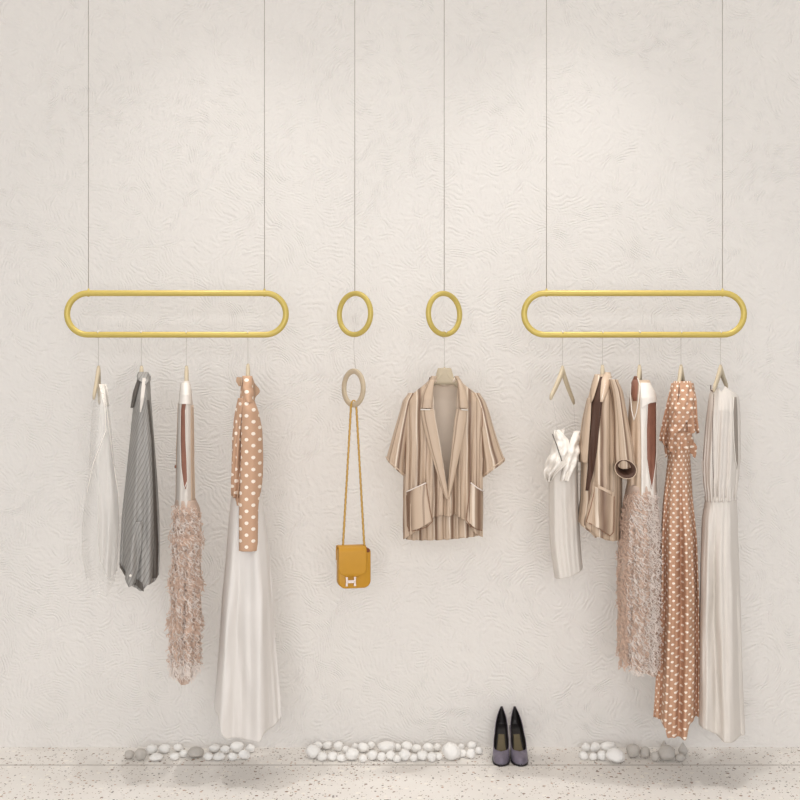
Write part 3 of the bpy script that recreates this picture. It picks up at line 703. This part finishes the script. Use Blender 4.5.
right = [(584,756,5,4.5),(587,748,4.5,4.5),(594,757,4,4),(595,748,5,5),(602,756,5,5),(609,748.5,8,6),(616,756,10,8),(634,751.5,7,7),(646,753,5,6),(656,757,4.5,5),(665,747,4,6),(668,754,8.5,8),(680,758,5,4),(684,750,5,7)]
ORD = 'first second third fourth fifth sixth seventh eighth ninth tenth eleventh twelfth thirteenth fourteenth fifteenth sixteenth seventeenth eighteenth nineteenth twentieth'.split()
protos = []
import bmesh
def pebble_mesh(seed, mat, pointed=False):
    bm = bmesh.new(); bmesh.ops.create_icosphere(bm, subdivisions=4, radius=1)
    off = Vector((seed*3.7, seed*1.3, 0))
    for q in bm.verts:
        d = q.co.normalized(); k = 1+.22*mnoise.noise(d*.9+off)+.07*mnoise.noise(d*2.3+off)
        if pointed and d.z > 0: k += .25*d.z**4; d = Vector((d.x*(1-.5*d.z), d.y*(1-.5*d.z), d.z))
        q.co = d*k
    for ax in range(3):
        lo = min(q.co[ax] for q in bm.verts); hi = max(q.co[ax] for q in bm.verts)
        for q in bm.verts: q.co[ax] = (q.co[ax]-lo)/(hi-lo)*2-1
    for q in bm.verts: q.co.z += 1
    me = bpy.data.meshes.new('pebble'); bm.to_mesh(me); bm.free(); me.materials.append(mat)
    for p in me.polygons: p.use_smooth = True
    return me
white_m = [pebble_mesh(i, M['pebble']) for i in range(8)]
grey_m = [pebble_mesh(20+i, M['greypebble']) for i in range(3)]; point_m = pebble_mesh(31, M['greypebble'], True)
def pebbles(lst, place, group, greys, pointed=()):
    st = []
    for i, (px, py, rx, ry) in enumerate(lst):
        D = F*EYE/(py+ry-400); r = rx/F*D
        yy = D-5+ry/F*D*.55
        st.append([PX(px, D), min(yy, -.006-r*.9), r, ry/F*D*.97, i])
    for _ in range(80):
        for a in st:
            for b in st:
                if a is b: continue
                dx, dy = b[0]-a[0], b[1]-a[1]; d = math.hypot(dx, dy) or 1e-4; m_ = (a[2]+b[2])*.97-d
                if m_ > 0:
                    ux, uy = dx/d, dy/d
                    a[0] -= ux*m_*.18; b[0] += ux*m_*.18; a[1] -= uy*m_*.5; b[1] += uy*m_*.5
        for a in st: a[1] = min(a[1], -.004-a[2]*.95); a[1] = max(a[1], -.3)
    ys = sorted(a[1] for a in st); med = ys[len(ys)//2]
    rows = {'front': [a for a in st if a[1] < med], 'back': [a for a in st if a[1] >= med]}
    for rn, L in rows.items():
        L.sort(key=lambda a: a[0])
        for n_, (x, y, r, rz, i) in enumerate(L):
            me = point_m if i in pointed else (grey_m[i % 3] if i in greys else white_m[i % 8])
            o = bpy.data.objects.new('pebble', me); COL.objects.link(o)
            o.location = (x, y, 0); o.scale = (r, r*.92, rz); o.rotation_euler = (0, 0, 0)
            colr = 'grey' if (i in greys or i in pointed) else 'white'
            size = 'large' if r > .033 else 'small' if r < .0185 else 'rounded'
            tag(o, '%s %s pebble, %s from the left in the %s row %s' % (size, colr, ORD[n_], rn, place), 'pebble', group)
pebbles(left, 'of the left pebble line', 'pebbles on the floor under the left rail', {0, 1, 8})
pebbles(mid, 'of the middle pebble line', 'pebbles on the floor in the middle', set())
pebbles(right, 'of the right pebble line', 'pebbles on the floor under the right rail', {8, 9, 11, 12, 7}, {10, 13})

# ---------------------------------------------------------------- shoes
def shoe(label, toe, heel, mirror=1):
    T, Hh = Vector(toe), Vector(heel); ax = (Hh-T); L = ax.length; ax.normalize(); sd = Vector((ax.y, -ax.x, 0))*mirror
    t = thing('high_heel_shoe', label, 'shoe', tuple(T+ax*L*.4), 'glittery high-heeled shoes')
    prof = [(0,.0,.003,.006),(.03,.0,.014,.016),(.08,.0,.026,.025),(.15,.0,.034,.032),(.25,.002,.0385,.038),(.34,.006,.039,.04),(.45,.024,.036,.042),(.58,.05,.031,.044),(.72,.078,.0275,.048),(.86,.098,.0265,.058),(.95,.106,.023,.068),(1.0,.110,.0155,.076)]
    op = [(0,0),(.25,0),(.27,.35),(.31,.72),(.38,.9),(.5,1),(1,1)]
    v, f = [], []; nl, na = 60, 28
    def sec(l, a):          # a: 0..1 from left rim under the sole to right rim
        zb = ip(prof, l, 1)+.007; w = ip(prof, l, 2)*.92; h = ip(prof, l, 3); o_ = ip(op, l)
        th = (a-.5)*2       # -1..1
        s_ = abs(th)
        if s_ < .3: x = w*.9*s_/.3; z = 0
        else:
            q = (s_-.3)/.7; g = q*math.pi/2*(1-.0*o_)
            xx = .9+.1*math.sin(min(1, q*2.2)*math.pi/2)
            closed_x = math.cos(g**1.15/(math.pi/2)**.15)*1.0
            x = w*(xx*o_+(1-o_)*(max(0, closed_x) if q > .12 else .9+.1*q/.12)); z = h*(math.sin(g)*(1-o_)+o_*q)
            if l > .7: x *= 1-.72*q*((l-.7)/.3)**1.5
        return T+ax*(L*l)+sd*math.copysign(x, th)+Vector((0, 0, zb+z))
    for i in range(nl+1):
        l = i/nl; l = l*l*(.35)+l*.65
        for k in range(na+1): v.append(sec(l, k/na))
    for i in range(nl):
        for k in range(na):
            a = i*(na+1)+k; f.append((a, a+1, a+na+2, a+na+1))
    b = nl*(na+1)
    f.append(tuple(b+k for k in range(na+1)))
    if mirror > 0: f = [q[::-1] for q in f]
    o = mesh('upper', v, f, M['shoe'], t, solid=.0022, offset=0)
    bm = bmesh.new(); bm.from_mesh(o.data); bmesh.ops.remove_doubles(bm, verts=bm.verts, dist=.0012); bm.to_mesh(o.data); bm.free()
    o.data.materials.append(M['shoein']); o.modifiers['s'].material_offset = 1
    # inner lining and insole
    v, f = [], []
    for i in range(31):
        l = .27+.73*i/30
        for k in range(na+1):
            p = sec(l*.992, k/na); c = T+ax*(L*l); d = p-c; lat = d.dot(sd); v.append(c+sd*(lat*.9)+Vector((0, 0, d.z*1.0+.0025*(1 if 6 < k < 22 else 0)-(.002 if k in (0, na) else 0))))
    for i in range(30):
        for k in range(na):
            a = i*(na+1)+k; f.append((a, a+1, a+na+2, a+na+1))
    b = 30*(na+1); f.append(tuple(b+k for k in range(na+1)))
    mesh('inner_lining', v, f, M['shoein'], t, solid=.001)
    v, f = [], []
    for i in range(31):
        l = .22+.5*i/30; w = ip(prof, l, 2)*(.66-.2*i/30); c = T+ax*(L*l)+Vector((0, 0, ip(prof, l, 1)+.0125))
        for k in range(9): v.append(c+sd*(w*(k/4-1)))
    for i in range(30):
        for k in range(8):
            a = i*9+k; f.append((a, a+1, a+10, a+9))
    mesh('insole', v, f, M['insole'], t, solid=.0015)
    # sole
    v, f = [], []
    for i in range(41):
        l = i/40; w = ip(prof, l, 2)*.92+.0015; z0 = ip(prof, l, 1); c = T+ax*(L*l)
        for x, z in ((-w, z0+.008), (w, z0+.008), (w*.97, z0), (-w*.97, z0)): v.append(c+sd*x+Vector((0, 0, z)))
    for i in range(40):
        for k in range(4): f.append((i*4+k, i*4+(k+1) % 4, i*4+4+(k+1) % 4, i*4+4+k))
    f.append((0, 1, 2, 3)); f.append((160, 163, 162, 161))
    mesh('sole', v, f, M['black'], t, smooth=False)
    hb = T+ax*(L*.93)
    v, f = [], []; tube(v, f, [hb+Vector((0,0,.106)), hb+ax*.004+Vector((0,0,.085)), hb+ax*.007+Vector((0,0,.05)), hb+ax*.008+Vector((0,0,.012)), hb+ax*.008+Vector((0,0,0))], [.019,.0115,.0065,.005,.0055], 14)
    mesh('stiletto_heel', v, f, M['shoe'], t)
shoe('lilac grey glitter high heel, left one of the pair on terrazzo', (PX(501, 4.735), -.265, 0), (PX(501.5, 4.95), -.055, 0))
shoe('lilac grey glitter high heel, right one of the pair on terrazzo', (PX(521.5, 4.735), -.265, 0), (PX(514.5, 4.95), -.055, 0), -1)

# ---------------------------------------------------------------- light and camera
W_ = bpy.data.worlds.new('World'); bpy.context.scene.world = W_; W_.use_nodes = True
W_.node_tree.nodes['Background'].inputs[0].default_value = S(252, 252, 255); W_.node_tree.nodes['Background'].inputs[1].default_value = .6
def spot(name, x, y, z, tx, ty, tz, e, size, blend, rad, col=(1, .97, .94)):
    L = bpy.data.lights.new(name, 'SPOT'); L.energy = e; L.spot_size = R(size); L.spot_blend = blend; L.shadow_soft_size = rad; L.color = col
    o = bpy.data.objects.new(name, L); COL.objects.link(o); o.location = (x, y, z)
    o.rotation_euler = (Vector((tx, ty, tz))-Vector((x, y, z))).to_track_quat('-Z', 'Y').to_euler()
spot('ceiling_spot', -.75, -.70, 3.95, -.75, -.42, 0, 30, 74, .9, .05)
spot('ceiling_spot', .72, -.70, 3.95, .72, -.42, 0, 42, 74, .9, .05)
spot('ceiling_spot', -.05, -.70, 3.95, -.05, -.42, 0, 20, 74, .9, .05)
for fx, fe in ((-1.0, 85), (-.02, 8), (.98, 88)): spot('ceiling_downlight', fx, -.85, 3.95, fx, -.62, 0, fe, 36, .6, .035)
A = bpy.data.lights.new('ceiling_panel', 'AREA'); A.shape = 'RECTANGLE'; A.size = 5.; A.size_y = 1.5; A.energy = 8; A.color = (1, .99, .98)
o = bpy.data.objects.new('ceiling_panel', A); COL.objects.link(o); o.location = (.3, -3.2, 3.95)
A = bpy.data.lights.new('front_fill', 'AREA'); A.shape = 'RECTANGLE'; A.size = 3.6; A.size_y = 2.4; A.energy = 158; A.color = (.985, .985, 1)  # added fill light behind the camera, not a real window
o = bpy.data.objects.new('front_fill', A); COL.objects.link(o); o.location = (.1, -7.2, 1.75); o.rotation_euler = (R(90), 0, 0)

cam = bpy.data.cameras.new('camera'); cam.sensor_fit = 'HORIZONTAL'; cam.sensor_width = 36; cam.lens = F/800*36
co = bpy.data.objects.new('camera', cam); COL.objects.link(co); co.location = (0, -5, EYE); co.rotation_euler = (R(90), 0, 0)
sc = bpy.context.scene; sc.camera = co
sc.view_settings.view_transform = 'Standard'; sc.view_settings.look = 'None'; sc.view_settings.gamma = 1; sc.view_settings.exposure = .05
sc.view_settings.use_curve_mapping = False
